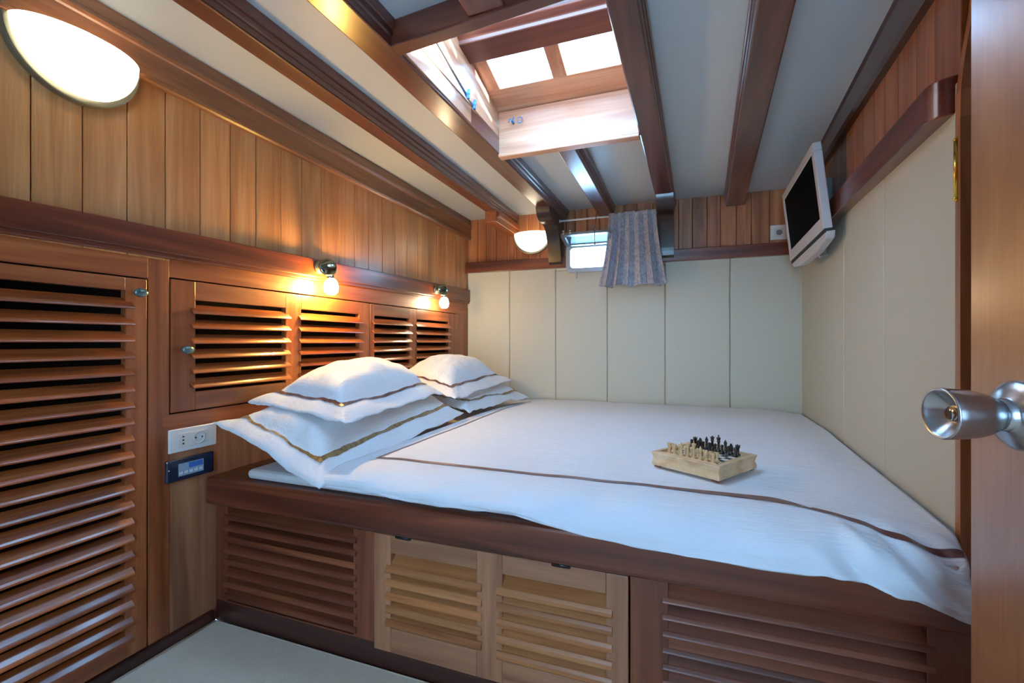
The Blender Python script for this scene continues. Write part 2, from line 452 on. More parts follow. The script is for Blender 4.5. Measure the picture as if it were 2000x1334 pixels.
lab(obj('door_hinge', w, BRASS, jb), 'brass hinge')
w = MB(); w.box(.62, 1.25, 1.062, 1.10, 0, ZC)
struct(obj('wall_front', w, wood('cabinet', 'z')))

# ------------------------------------------------------------------ rest of the cabin behind the camera
w = MB(); w.box(1.22, 1.25, -1.25, 1.062, 0, ZC)
struct(obj('wall_side', w, wood('cabinet', 'z')))
w = MB()
w.box(-1.40, -.37, -1.25, -1.22, 0, ZC); w.box(.10, 1.25, -1.25, -1.22, 0, ZC); w.box(-.37, .10, -1.25, -1.22, 1.46, ZC); w.box(-.37, .10, -1.25, -1.22, 0, .40)  # wall panels around an added, unseen opening sized to let in sky fill light
w.box(XL - .02, XL, -1.25, -.9, 0, ZC)
struct(obj('wall_rear', w, wood('cabinet', 'z')))
w = MB(); w.box(-1.80, 1.25, -1.25, 2.87, -.06, -.008)
struct(obj('floor', w, wood('mahogany', 'x', .4, .3)))

# ------------------------------------------------------------------ ceiling with the skylight opening
SX0, SX1, SY0, SY1 = -.684, -.128, 1.03, 1.71
w = MB()
w.box(-1.42, SX0 - .02, -1.25, 2.87, ZC, ZC + .03); w.box(SX1 + .02, 1.25, -1.25, 2.87, ZC, ZC + .03)
w.box(SX0 - .02, SX1 + .02, -1.25, SY0 - .02, ZC, ZC + .03); w.box(SX0 - .02, SX1 + .02, SY1 + .02, 2.87, ZC, ZC + .03)
struct(obj('ceiling', w, WHITE))

BE = wood('beam', 'y', .3, .6)
BEX = wood('beam', 'x', .3, .6)
def beam(name, xl, xr, ya, yb, ml=0., mr=0., label=None, zb_=1.63, mat=None, gap=None):
    b = MB()
    b.loft([(xl(ya), ya, zb_), (xr(ya), ya, zb_), (xr(ya), ya, ZC), (xl(ya), ya, ZC)], [(xl(yb), yb, zb_), (xr(yb), yb, zb_), (xr(yb), yb, ZC), (xl(yb), yb, ZC)], 0, .005)
    ya_, yb_ = ya, yb
    for side, mm, ya, yb in ((-1, ml, ya_, yb_), (1, mr, ya_, gap[0] if gap else yb_), (1, mr if gap else 0, gap[1] if gap else 0, yb_)):
        if not mm: continue
        for z0, z1, k in ((1.668, ZC, 1.), (1.652, 1.672, .5)):
            e = xl if side < 0 else xr
            A = [(e(ya) - side * .003, ya, z0), (e(ya) + side * mm * k, ya, z0 + .004), (e(ya) + side * mm * k, ya, z1), (e(ya) - side * .003, ya, z1)]
            B = [(e(yb) - side * .003, yb, z0), (e(yb) + side * mm * k, yb, z0 + .004), (e(yb) + side * mm * k, yb, z1), (e(yb) - side * .003, yb, z1)]
            b.loft(A, B, 0, .002)
    o = struct(obj(name, b, mat or BE))
    return o
b2l = lambda y: -.777 + .0195 * (y - 1)
b2r = lambda y: -.694 + .022 * (y - 1)
b3l = lambda y: -.151 + .032 * (y - 1)
b3r = lambda y: -.080 + .040 * (y - 1)
beam('ceiling_beam', lambda y: -1.063 + .004 * (y - 1), lambda y: -1.0 + .006 * (y - 1), -1.22, 2.82, mr=.014)
beam('ceiling_beam', b2l, b2r, -1.22, 2.82, mr=.012, gap=(.99, 1.742))
beam('ceiling_beam', b3l, b3r, -1.22, 2.82, mr=.008)
beam('ceiling_beam', lambda y: .170 + .055 * (y - 1.1), lambda y: .250 + .065 * (y - 1.1), -1.22, 2.82, ml=.010)
ml_ = lambda y: -.450 + .006 * (y - 1.7)
mr_ = lambda y: -.376 + .012 * (y - 1.7)
beam('ceiling_beam', ml_, mr_, 1.735, 2.82, mr=.012)
beam('ceiling_beam', lambda y: -.465, lambda y: -.37, -1.22, .972, mr=.010, zb_=1.636)
w = MB()   # trimmer in front of the skylight
w.loft([(b2r(1) - .005, .992, 1.63), (b2r(1) - .005, 1.034, 1.63), (b2r(1) - .005, 1.034, ZC), (b2r(1) - .005, .992, ZC)],
       [(b3l(1) + .005, .950, 1.63), (b3l(1) + .005, .985, 1.63), (b3l(1) + .005, .985, ZC), (b3l(1) + .005, .950, ZC)], 0, .004)
struct(obj('ceiling_beam', w, BEX))

# ------------------------------------------------------------------ skylight = window_2
CO_X, CO_Y = wood('coaming', 'x', .35, .4), wood('coaming', 'y', .35, .4)
sk = bpy.data.objects.new('window_2', None); COL.objects.link(sk); sk['kind'] = 'structure'; sk.location = (-.42, 1.37, ZC); sk['_o'] = (-.42, 1.37, ZC)
w = MB()
TZ = 1.80; RZ = 1.905; RY = 1.39
w.box(-.681, -.126, SY1, SY1 + .03, 1.622, TZ, 0, .003); w.box(-.681, -.126, SY1 - .004, SY1 + .034, 1.616, 1.630, 0, .003)              # far board
w.box(SX0 - .03, SX1 + .03, SY0 - .03, SY0, 1.66, TZ, 0, .003)                # near board
for xa, xb in ((SX0 - .03, SX0), (SX1, SX1 + .03)):
    w.prism([(SY0 - .03, 1.64), (SY1 + .03, 1.64), (SY1 + .03, TZ), (RY, RZ), (SY0 - .03, TZ)], 'x', xa, xb, 1, .002)
w.box(SX0 - .001, SX0 + .003, SY0, SY1, 1.70, 1.745, 1, .0015)
obj('coaming', w, [CO_X, CO_Y], sk)
w = MB()
w.prism([(1.335, 1.885), (1.355, 1.872), (1.36, 1.858), (1.45, 1.846), (1.46, 1.885), (1.40, 1.93), (1.35, 1.915)], 'x', SX0 - .005, SX1 + .005, 0, .003)
obj('ridge_beam', w, wood('beam', 'x', .35, .4), sk)
def lid(name, ya, za, yb, zb__, rail_up, rail_low):
    d = Vector((0, yb - ya, zb__ - za)); ln = d.length; d.normalize(); nrm = Vector((0, -d.z, d.y)) * (1 if d.y > 0 else -1)
    M = Matrix(((1, 0, 0, 0), (0, d.y, nrm.y, ya), (0, d.z, nrm.z, za), (0, 0, 0, 1)))
    f = MB()
    x0, x1 = SX0 - .03, SX1 + .03
    f.box(x0, x1, 0, rail_up, 0, .03, 0, .002, M); f.box(x0, x1, ln - rail_low, ln, 0, .03, 0, .002, M)
    for a, b in ((x0, SX0 + .05), (-.425, -.372), (SX1 - .05, x1)): f.box(a, b, rail_up, ln - rail_low, 0, .03, 1, .002, M)
    fr = obj(name, f, [CO_X, CO_Y], sk)
    for a, b in ((SX0 + .05, -.425), (-.372, SX1 - .05)):
        g = MB(); g.box(a - .004, b + .004, rail_up - .004, ln - rail_low + .004, .012, .017, 0, 0, M)
        obj('pane', g, clear_glass('skylight_glass', '#f2f8ff', .06), fr)
lid('lid', 1.45, 1.872, 1.765, 1.795, .02, .16)
lid('lid', 1.335, 1.895, .985, 2.06, .02, .06)
# stay with wing nuts
w = MB(); w.tube([(SX0 + .014, 1.40, 1.701), (SX0 + .014, 1.10, 1.773), (SX0 + .014, 1.035, 1.79)], .0042, 8)
w.tube([(SX0 + .012, 1.46, 1.690), (SX0 + .012, 1.385, 1.705)], .004, 8)
st = obj('stay', w, STEEL, sk)
NAVY = plain('navy_plastic', '#10243c', .22, coat=.6)
BLUEP = plain('blue_plastic', '#3c78ae', .4)
w = MB()
for (yy, zz) in ((1.385, 1.705), (1.435, 1.694)):
    w.ball((SX0 + .02, yy, zz), .008)
    for sg in (-1, 1):
        w.prism([(yy - .004, zz), (yy + .004, zz), (yy + .009 + .004 * sg, zz + sg * .016), (yy - .003 + .004 * sg, zz + sg * .018)], 'x', SX0 + .018, SX0 + .026, 0, .001)
lab(obj('wing_nut', w, BLUEP, st), 'blue wing nuts of the stay')
w = MB()
w.ball((-.615, 1.700, 1.745), .006); w.tube([(-.615, 1.71, 1.745), (-.615, 1.682, 1.745)], .0035)
for sg in (-1, 1): w.tube([(-.615, 1.69, 1.745), (-.615 + sg * .008, 1.684, 1.752), (-.615 + sg * .010, 1.68, 1.736 + .02 * (sg > 0))], .0025, 6)
w.tube([(-.585 + .01 * math.cos(a / 12 * 2 * math.pi), 1.698, 1.748 + .012 * math.sin(a / 12 * 2 * math.pi)) for a in range(13)], .0018, 6)
lab(obj('hook', w, BLUEP, sk), 'small blue hook and ring')

# ------------------------------------------------------------------ porthole = window_1
po = bpy.data.objects.new('window_1', None); COL.objects.link(po); po['kind'] = 'structure'; po.location = (-.48, 2.77, 1.40); po['_o'] = (-.48, 2.77, 1.40)
def rrect(x0, x1, z0, z1, r, n=5):
    o = []
    for cx, cz, a in ((x1 - r, z1 - r, 0), (x0 + r, z1 - r, 90), (x0 + r, z0 + r, 180), (x1 - r, z0 + r, 270)):
        for i in range(n + 1):
            t = rad(a + 90 * i / n); o.append((cx + r * math.cos(t), cz + r * math.sin(t)))
    return o
def ringprism(mb, outer, inner, y0, y1, m=0, mat=None):
    t = bmesh.new(); n = len(outer)
    R = [[t.verts.new((p[0], y, p[1])) for p in q] for q, y in ((outer, y0), (outer, y1), (inner, y1), (inner, y0))]
    for a in range(4):
        A, B = R[a], R[(a + 1) % 4]
        for i in range(n): t.faces.new([A[i], A[(i + 1) % n], B[(i + 1) % n], B[i]])
    bmesh.ops.recalc_face_normals(t, faces=t.faces); mb.merge(t, m, mat)
w = MB()
ringprism(w, rrect(-.645, -.322, 1.294, 1.468, .03), rrect(-.618, -.349, 1.320, 1.444, .022), 2.756, 2.774)
ringprism(w, rrect(-.626, -.341, 1.312, 1.452, .024), rrect(-.618, -.349, 1.320, 1.444, .022), 2.772, 2.90)
w.box(-.585, -.575, 2.752, 2.764, 1.255, 1.30, 0, .002)
fr = obj('frame', w, ALU, po)
w = MB()   # leaf swung up on its top hinge
LM = Matrix.Translation((0, 2.752, 1.460)) @ Matrix.Rotation(rad(-104), 4, 'X')
ringprism(w, rrect(-.645, -.352, -.155, 0, .02), rrect(-.622, -.375, -.132, -.02, .014), -.008, .008, 0, LM)
for xx in (-.60, -.41): w.tube([(xx - .012, 2.752, 1.460), (xx + .012, 2.752, 1.460)], .007)
lf = obj('leaf', w, ALU, po)
w = MB(); w.box(-.626, -.371, -.003, .003, -.136, -.016, 0, 0, LM)
obj('leaf_pane', w, clear_glass('porthole_glass', '#e2f2fb', .18), lf)
w = MB()
for xx in (-.625, -.585, -.44): w.tube([(xx, 2.606, 1.494), (xx, 2.604, 1.516)], .005, 8); w.ball((xx, 2.604, 1.517), .0065)
w.tube([(-.44, 2.66, 1.62), (-.44, 2.60, 1.51), (-.44, 2.60, 1.43)], .0025, 6); w.ball((-.44, 2.60, 1.427), .007)
obj('catch', w, STEEL, lf)

# ------------------------------------------------------------------ knees and bracket under the beams
KN = wood('ebony', 'z', .3, .5)
def knee(x0, x1, label, px):
    p = [(2.825, 1.35), (2.76, 1.35), (2.742, 1.362), (2.728, 1.42), (2.70, 1.49), (2.655, 1.545), (2.60, 1.568), (2.545, 1.566), (2.50, 1.577), (2.47, 1.60), (2.458, 1.632), (2.825, 1.632)]
    q = p[2:11]; c = []
    for i in range(len(q) - 1):
        a, b_, c_, d_ = q[max(i - 1, 0)], q[i], q[i + 1], q[min(i + 2, len(q) - 1)]
        for j in range(4):
            t_ = j / 4
            c.append(tuple(.5 * (2 * b_[k] + (c_[k] - a[k]) * t_ + (2 * a[k] - 5 * b_[k] + 4 * c_[k] - d_[k]) * t_ ** 2 + (3 * b_[k] - a[k] - 3 * c_[k] + d_[k]) * t_ ** 3) for k in (0, 1)))
    p = p[:2] + c + p[10:]
    k = MB()
    k.prism(p, 'x', x0, x1, 0, 0)
    o = obj('knee_bracket', k, KN, None, loc=((x0 + x1) / 2, 2.80, 1.35))
    return tag(o, label, 'bracket', 'wooden knees under the ceiling beams')
knee(-.752, -.672, 'dark varnished wooden knee bracket left of the porthole, beside the dome lamp', 0)
knee(-.098, -.012, 'dark varnished wooden knee bracket right of the grey curtain', 0)
k = MB(); k.box(-1.058, -.986, 2.44, 2.815, 1.566, 1.631, 0, .003); k.box(-.986, -.972, 2.46, 2.815, 1.60, 1.632, 0, .003)
tag(obj('beam_block', k, wood('cabinet', 'y', .35, .4), None, loc=(-1.02, 2.6, 1.566)), 'wooden support block under the leftmost beam end, above and left of dome lamp', 'block')

# ------------------------------------------------------------------ curtain and rod
w = MB(); w.tube([(-.672, 2.70, 1.603), (-.4, 2.70, 1.604), (-.098, 2.70, 1.603)], .0055, 10)
w.lathe([(.010, 0), (.010, .006)], (-.672, 2.70, 1.603), (1, 0, 0), 12); w.lathe([(.010, 0), (.010, .006)], (-.104, 2.70, 1.603), (1, 0, 0), 12)
tag(obj('curtain_rod', w, plain('white_enamel', '#d9dde2', .3), None, loc=(-.385, 2.70, 1.603)), 'thin white curtain rod between the two dark knee brackets', 'curtain rod')
def curt(u, v):   # v: 0 top .. 1 bottom
    z = 1.618 - .432 * v
    x0 = -.372 - .010 * v - .045 * v ** 2.2 ; x1 = -.104 + .006 * v + .050 * v ** 1.6
    f = 6.
    ph = 2 * math.pi * f * u + 1.1 * math.sin(5 * u)
    amp = .018 + .020 * v
    x = x0 + (x1 - x0) * u + .35 * amp * math.sin(2 * ph)
    y = 2.690 - .034 * v + amp * math.sin(ph) * (1 + .3 * math.sin(9 * u)) + .01 * noise.noise((u * 6, v * 3, 1.3))
    z += .006 * math.sin(ph * .5 + 1) * v + .006 * max(0, math.sin(ph)) * (1 - v) ** 6 + .008 * noise.noise((u * 9, 3.1, v))
    if v < .08 : y = 2.693 + (y - 2.693) * (.55 + v * 5.5)
    return (x, y, z)
w = MB(); w.grid(curt, 150, 46)
cu = tag(obj('curtain', w, lace(), None, solid=.0016, loc=(-.238, 2.70, 1.618)), 'short gathered grey patterned curtain drawn aside at the porthole', 'curtain')

# ------------------------------------------------------------------ lamps
def opal():
    m, nt, b = new_mat('opal_glass'); out = nt.nodes['Material Output']
    b.inputs['Base Color'].default_value = lin('#f4f2ec'); b.inputs['Roughness'].default_value = .15
    t = nt.nodes.new('ShaderNodeBsdfTranslucent'); t.inputs[0].default_value = lin('#fbf7ee')
    mx = nt.nodes.new('ShaderNodeMixShader'); mx.inputs[0].default_value = .62
    nt.links.new(b.outputs[0], mx.inputs[1]); nt.links.new(t.outputs[0], mx.inputs[2]); nt.links.new(mx.outputs[0], out.inputs[0])
    return m
LGLASS = opal()
RIM = plain('grey_brass_rim', '#8d8b78', .32, .8)
def dome_lamp(c, wall, label, pw_=3., boff=.03):
    t = thing('dome_wall_lamp', label, 'lamp', c, 'half-dome wall lamps')
    # local: a along the wall, o out of the wall, z up; body below c.z
    def W(a, o, z): return (c[0] + o, c[1] + a, c[2] + z) if wall == 'left' else (c[0] + a, c[1] - o, c[2] + z)
    R, H, D, T = .120, .118, .078, .022
    m = MB()
    out = [(R * 1.09 * math.cos(rad(180 + 180 * i / 36)), H * 1.12 * math.sin(rad(180 + 180 * i / 36))) for i in range(37)]
    A = [W(a, .0005, z) for a, z in out]; B = [W(a, T, z) for a, z in out]
    m.loft(A, B, 0, .003)
    obj('back_plate', m, RIM, t)
    g = MB()
    def f(u, v):
        th = rad(180 + 180 * u); r = math.sin(v * math.pi / 2)
        return W(R * math.cos(th) * r, T + D * math.cos(v * math.pi / 2), H * math.sin(th) * r)
    g.grid(f, 40, 16)
    def f2(u, v):
        a = -1 + 2 * u
        return W(R * a, T + D * math.sqrt(max(0, 1 - a * a)) * v, 0.0006 + .010 * math.sqrt(max(0, 1 - a * a)) * math.sin(v * math.pi) * .6)
    g.grid(f2, 40, 8)
    bmesh.ops.remove_doubles(g.bm, verts=g.bm.verts, dist=.0008)
    bmesh.ops.recalc_face_normals(g.bm, faces=g.bm.faces)
    lab(obj('glass_shade', g, LGLASS, t), 'glowing white glass shade')
    L = bpy.data.lights.new('dome_lamp_bulb', 'POINT'); L.energy = pw_; L.color = (1., .90, .74); L.shadow_soft_size = .016
    lo = bpy.data.objects.new('dome_lamp_bulb', L); COL.objects.link(lo); lo.parent = t; q_ = W(boff, T + .034, -.040); lo.location = Vector(q_) - Vector(c)
    return t
dome_lamp((XL, .648, 1.562), 'left', 'large half-dome white glass lamp on left plank wall, under the moulding above the wardrobe', 9.)
dome_lamp((-.880, 2.82, 1.566), 'back', 'half-dome white glass lamp on back wall, close beside left knee bracket')

def bed_lamp(y, label, col, st, zz):
    x0 = XL + .022
    t = thing('reading_lamp', label, 'lamp', (x0, y, zz), 'bedside reading lamps')
    m = MB()
    m.lathe([(.026, -.002), (.026, .006), (.020, .012), (.009, .014), (.008, .034)], (x0 + .001, y - .012, zz + .004), (1, 0, 0), 20)
    obj('wall_mount', m, RIM, t)
    m = MB()
    d = Vector((.80, -.55, .15)).normalized()
    m.lathe([(.010, -.016), (.026, -.010), (.033, -.002), (.0345, .003), (.033, .007), (.028, .0095), (.012, .013), (.001, .014)], (x0 + .043, y - .010, zz + .002), d, 28)
    lab(obj('disc', m, plain('smoky_chrome', '#8f9a86', .14, 1.), t), 'round mirror-polished disc')
    m = MB()
    m.lathe([(.013, 0), (.015, -.010), (.014, -.016)], (x0 + .045, y + .002, zz - .026), (0, 0, 1), 18)
    obj('socket', m, CHROME, t)
    m = MB()
    m.lathe([(.012, 0), (.021, -.009), (.0265, -.024), (.0275, -.037), (.0245, -.052), (.015, -.062), (.002, -.064)], (x0 + .048, y + .002, zz - .040), (0, 0, 1), 20)
    lab(obj('bulb', m, plain('lit_bulb_' + col.strip('#'), '#ffffff', .3, emis=col, estr=st), t), 'glowing frosted glass bulb')
    return t
bed_lamp(1.420, 'lit reading lamp glowing yellow above the first louvred cabinet door', '#ffca68', 470, 1.152)
bed_lamp(2.340, 'lit reading lamp with whiter glow near the corner, above the second cabinet door', '#ffe2b4', 100, 1.163)

# ------------------------------------------------------------------ outlets and control panel
def socket_part(m, cy, cz, r):
    m.lathe([(r, 0), (r, -.0035), (r - .0035, -.0035), (r - .004, .0005 - .0005)], (XL + .0095, cy, cz), (1, 0, 0), 24)
t = thing('power_outlet', 'white rectangular power outlet on the wood panel above the navy control unit', 'outlet', (XL, .93, .58), 'power outlets')
m = MB(); m.box(XL - .002, XL + .006, .861, 1.0, .547, .614, 0, .0028, None, 3); obj('plate', m, PLASTIC, t)
m = MB(); m.box(XL + .004, XL + .0075, .886, .972, .560, .600, 0, .001); m.lathe([(.0185, 0), (.0185, .0035), (.0155, .0035), (.015, .0008)], (XL + .0065, .944, .580), (1, 0, 0), 28)
ins = obj('socket_insert', m, plain('ivory_plastic', '#d6d6d2', .4), t)
for dz in (-.010, 0, .010):
    m = MB(); m.box(XL + .007, XL + .0079, .896, .901, .580 + dz - .0022, .580 + dz + .0022); obj('pin_hole', m, BLACK, ins)
for dy in (-.0095, .0095):
    m = MB(); m.lathe([(.0024, 0), (.0024, .0012)], (XL + .0072, .944 + dy, .580), (1, 0, 0), 10); obj('pin_hole', m, BLACK, ins)
t = thing('control_panel', 'navy blue control unit with small lit display, below the white outlet', 'control panel', (XL, .92, .497))
m = MB(); m.box(XL - .002, XL + .010, .852, .990, .465, .529, 0, .005, None, 3); obj('housing', m, NAVY, t)
m = MB(); m.box(XL + .009, XL + .0112, .883, .956, .4785, .5145, 0, .0008)
sc_ = obj('display', m, plain('grey_display_face', '#8ea3b8', .3), t)
m = MB(); m.box(XL + .0108, XL + .0116, .912, .953, .4975, .5125)
lab(obj('screen', m, plain('blue_screen', '#17386f', .2, emis='#2a56a0', estr=.5), sc_), 'dark blue screen')
for i in range(5):
    m = MB()
    y0 = .885 + .0142 * i
    m.box(XL + .0108, XL + .0118, y0, y0 + .0042, .484, .491, 0, .0004); m.box(XL + .0108, XL + .0118, y0 + .0052, y0 + .0095, .4835, .4915 + .001 * (i % 2), 0, .0004)
    obj('button', m, PLASTIC, sc_)
m = MB(); m.box(XL + .0098, XL + .0106, .8565, .8585, .500, .5035)
lab(obj('indicator_light', m, PLASTIC, t), 'tiny white indicator')

t = thing('power_outlet', 'square white power outlet on back wall, half behind the television', 'outlet', (.525, 2.82, 1.46), 'power outlets')
m = MB(); m.box(.487, .573, 2.812, 2.822, 1.421, 1.503, 0, .003); obj('plate', m, PLASTIC, t)
m = MB(); m.box(.506, .553, 2.8095, 2.813, 1.438, 1.485, 0, .001); m.lathe([(.0195, 0), (.0195, .003), (.0165, .003), (.016, .0005)], (.530, 2.811, 1.461), (0, -1, 0), 28)
ins = obj('socket_insert', m, plain('ivory_plastic', '#d6d6d2', .4), t)
m = MB(); m.lathe([(.015, 0), (.015, .0008)], (.530, 2.8096, 1.461), (0, -1, 0), 24)
lab(obj('socket_well', m, plain('grey_socket_well', '#77756f', .5), ins), 'recessed grey socket well')

# ------------------------------------------------------------------ television
t = thing('television', 'small silver-framed flat television tilted down on right wall near the corner', 'television', (.481, 2.16, 1.41))
yaw, tilt, roll = .014, .099, -.046
wdv = Vector((math.sin(yaw), math.cos(yaw), 0)); nv = Vector((-math.cos(yaw), math.sin(yaw), 0))
upv = Vector((0, 0, 1)) * math.cos(tilt) + nv * math.sin(tilt)
w2 = wdv * math.cos(roll) + upv * math.sin(roll); u2 = upv * math.cos(roll) - wdv * math.sin(roll); n2_ = w2.cross(u2)
if n2_.dot(nv) < 0: n2_ = -n2_
TM = Matrix(((w2.x, u2.x, n2_.x, .481), (w2.y, u2.y, n2_.y, 2.16), (w2.z, u2.z, n2_.z, 1.41), (0, 0, 0, 1)))
TW, TH = .550, .316
m = MB()
x0, x1, y0, y1 = -TW / 2, TW / 2, -TH / 2, TH / 2
b_ = .030
m.box(x0, x1, y1 - b_, y1, -.028, 0, 0, .003, TM); m.box(x0, x0 + b_, y0, y1 - b_, -.028, 0, 0, .003, TM); m.box(x1 - b_, x1, y0, y1 - b_, -.028, 0, 0, .003, TM); m.box(x0 + b_, x1 - b_, y0, y0 + .045, -.028, 0, 0, .003, TM)
obj('bezel', m, GREYP, t)
m = MB(); m.box(x0 + b_ - .002, x1 - b_ + .002, y0 + .043, y1 - b_ + .002, -.02, -.004, 0, 0, TM)
lab(obj('screen', m, plain('dark_screen', '#01060d', .5, spec=.02), t), 'switched-off black screen')
m = MB(); m.box(x0 + .06, x1 - .02, y0 + .02, y1 - .012, -.038, -.027, 0, .005, TM)
obj('rear_shell', m, plain('silver_plastic_back', '#a7a5a6', .45), t)
m = MB(); m.box(x0 + .004, x1 - .004, y0 - .014, y0 + .001, -.024, -.004, 0, .001, TM)
lab(obj('speaker_strip', m, plain('charcoal_mesh', '#22242a', .6, bump=.4, bscale=900), t), 'charcoal speaker strip under the screen')
m = MB(); m.prism([(x0, y0 - .010), (x0 + .02, y0 - .034), (x0 + .16, y0 - .052), (x1 - .16, y0 - .052), (x1 - .02, y0 - .034), (x1, y0 - .010)], 'z', -.036, -.006, 0, .004, TM)
obj('lower_cowl', m, GREYP, t)
m = MB()
Pm = TM @ Vector((0, -.05, -.05))
m.box(.508, rx(2.16) + .003, 2.12, 2.21, 1.42, 1.52, 0, .004)
obj('wall_bracket', m, plain('grey_bracket', '#7d8085', .4, .6), t)
m = MB(); m.tube([(.515, 2.10, 1.27), (.525, 2.11, 1.225), (.545, 2.13, 1.205), (rx(2.16) - .006, 2.16, 1.22), (rx(2.2) - .005, 2.20, 1.28)], .0035, 8)
lab(obj('cable', m, plain('light_cable', '#c9c9c6', .5), t), 'short pale cable hanging below')

# ------------------------------------------------------------------ bunk base
WB_X, WB_Z = wood('base', 'x', .42, .25), wood('base', 'z', .42, .25)
PA_X, PA_Z = wood('pale', 'x', .5, .1), wood('pale', 'z', .5, .1)
YF = 1.0
bk = thing('bunk_base', 'wooden bunk base with slatted front panels and a rounded top board', 'bed', (-.42, 1.9, 0))
m = MB()
m.box(XL + .001, .489, .965, 1.06, .372, .455, 0, .011, None, 3)
obj('front_board', m, wood('mahogany', 'x', .36, .35), bk)
m = MB(); m.box(XL + .001, .52, 1.055, 2.79, .425, .454)
obj('platform', m, WB_X, bk)
m = MB()
for a, b in ((XL + .002, -1.291), (-.822, -.750), (-.093, -.015), (.417, .485)): m.box(a, b, YF, YF + .022, .066, .373, 1, .0015)
for a, b in ((-1.291, -.822), (-.015, .417)): m.box(a, b, YF, YF + .022, .362, .373, 0, .0015)
m.box(-.75, -.093, YF, YF + .022, .366, .373, 0)
m.box(-1.291, -.822, YF, YF + .022, .066, .070, 0); m.box(-.015, .417, YF, YF + .022, .066, .070, 0)
obj('face_frame', m, [WB_X, WB_Z], bk)
m = MB(); m.box(XL + .002, .485, YF + .001, YF + .02, 0, .066, 0, .002)
obj('kickboard', m, wood('dark', 'x', .4, .2), bk)
m = MB(); m.box(XL + .01, .48, 1.30, 1.32, 0, .42); m.box(XL + .004, XL + .01, 1.02, 1.31, 0, .42); m.box(.475, .482, 1.02, 1.31, 0, .42); m.box(XL + .01, .48, 1.022, 1.31, 0, .01)
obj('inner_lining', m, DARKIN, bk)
SB = wood('base', 'x', .48, .12); SP = wood('pale', 'x', .46, .12)
m = MB(); slats(m, 'x', -1.291, -.822, [.318 - .0345 * i for i in range(8)], YF, -1, .020, .026, .006, .012, .0145)
obj('grille', m, SB, bk)
m = MB(); slats(m, 'x', -.015, .417, [.315 - .0348 * i for i in range(8)], YF, -1, .036, .028, .006, .012, .0065)
obj('grille', m, SB, bk)
m = MB()
yd0, yd1 = .990, 1.012
for a, b in ((-.747, -.695), (-.451, -.385), (-.143, -.096)): m.box(a, b, yd0, yd1, .058, .362, 1, .0018)
for a, b in ((-.695, -.451), (-.385, -.143)): m.box(a, b, yd0, yd1, .316, .362, 0, .0018); m.box(a, b, yd0, yd1, .058, .108 + (.014 if a < -.5 else .004), 0, .0018)
dr = lab(obj('door', m, [PA_X, PA_Z], bk), 'paler bleached wood door')
m = MB(); slats(m, 'x', -.695, -.451, [.263 - .0347 * i for i in range(5)], yd0, -1, .029, .026, .006, .014, .0165)
slats(m, 'x', -.385, -.143, [.264 - .0377 * i for i in range(5)], yd0, -1, .030, .028, .006, .014, .0175)
obj('slats', m, wood('honey', 'x', .44, .15), dr)
for hx in (-.655, -.242):
    m = MB(); m.lathe([(.0048, -.021), (.0048, .021)], (hx, .986, .364), (1, 0, 0), 12); m.box(hx - .019, hx + .019, .983, .991, .359, .369, 0, .001)
    lab(obj('hinge', m, BLACK, dr), 'black barrel hinge')

# ------------------------------------------------------------------ mattress and duvet
SHEET = linen('fitted_sheet_cotton', '#d9d6d4')
DUV = linen('white_duvet_cotton', '#e2e9f0')
m = MB()
mp_ = [(-1.20, .988), (rx(.99) - .03, .978), (rx(2.77) - .03, 2.775), (-1.20, 2.775)]
m.loft([(x, y, .456) for x, y in mp_], [(x, y, .485) for x, y in mp_], 0, .013)
mt = tag(obj('mattress', m, SHEET, None, loc=(-.35, 1.9, .456)), 'mattress in a pale sheet lying on the bunk under the duvet', 'mattress')

hemp = [(-1.0, .484), (-.87, .482), (-.62, .474), (-.35, .478), (-.20, .458), (-.09, .447), (.02, .442), (.13, .446), (.29, .450), (.36, .436), (.45, .408), (.6, .40)]
def lerp(tab, x):
    for (a, p), (b, q) in zip(tab, tab[1:]):
        if x <= b: 
            s_ = max(0, (x - a) / (b - a)); return p + (q - p) * s_
    return tab[-1][1]
def ss(a, b, x):
    t_ = max(0., min(1., (x - a) / (b - a))); return t_ * t_ * (3 - 2 * t_)
def dtop(x, y):
    z = .5195
    z -= .024 * ss(2.1, 2.8, y)
    z -= .008 * ss(-.75, -.95, x) if x < -.75 else 0
    z -= .013 * ss(rx(y) - .16, rx(y) - .02, x)
    flat = ss(.16, .26, math.hypot(x - .07, y - 1.31))
    z += flat * (.0035 * noise.noise((x * 2.1, y * 2.3, .4)) + .002 * noise.noise((x * 9, y * 4, 2.)))
    return z
DY0 = 1.085
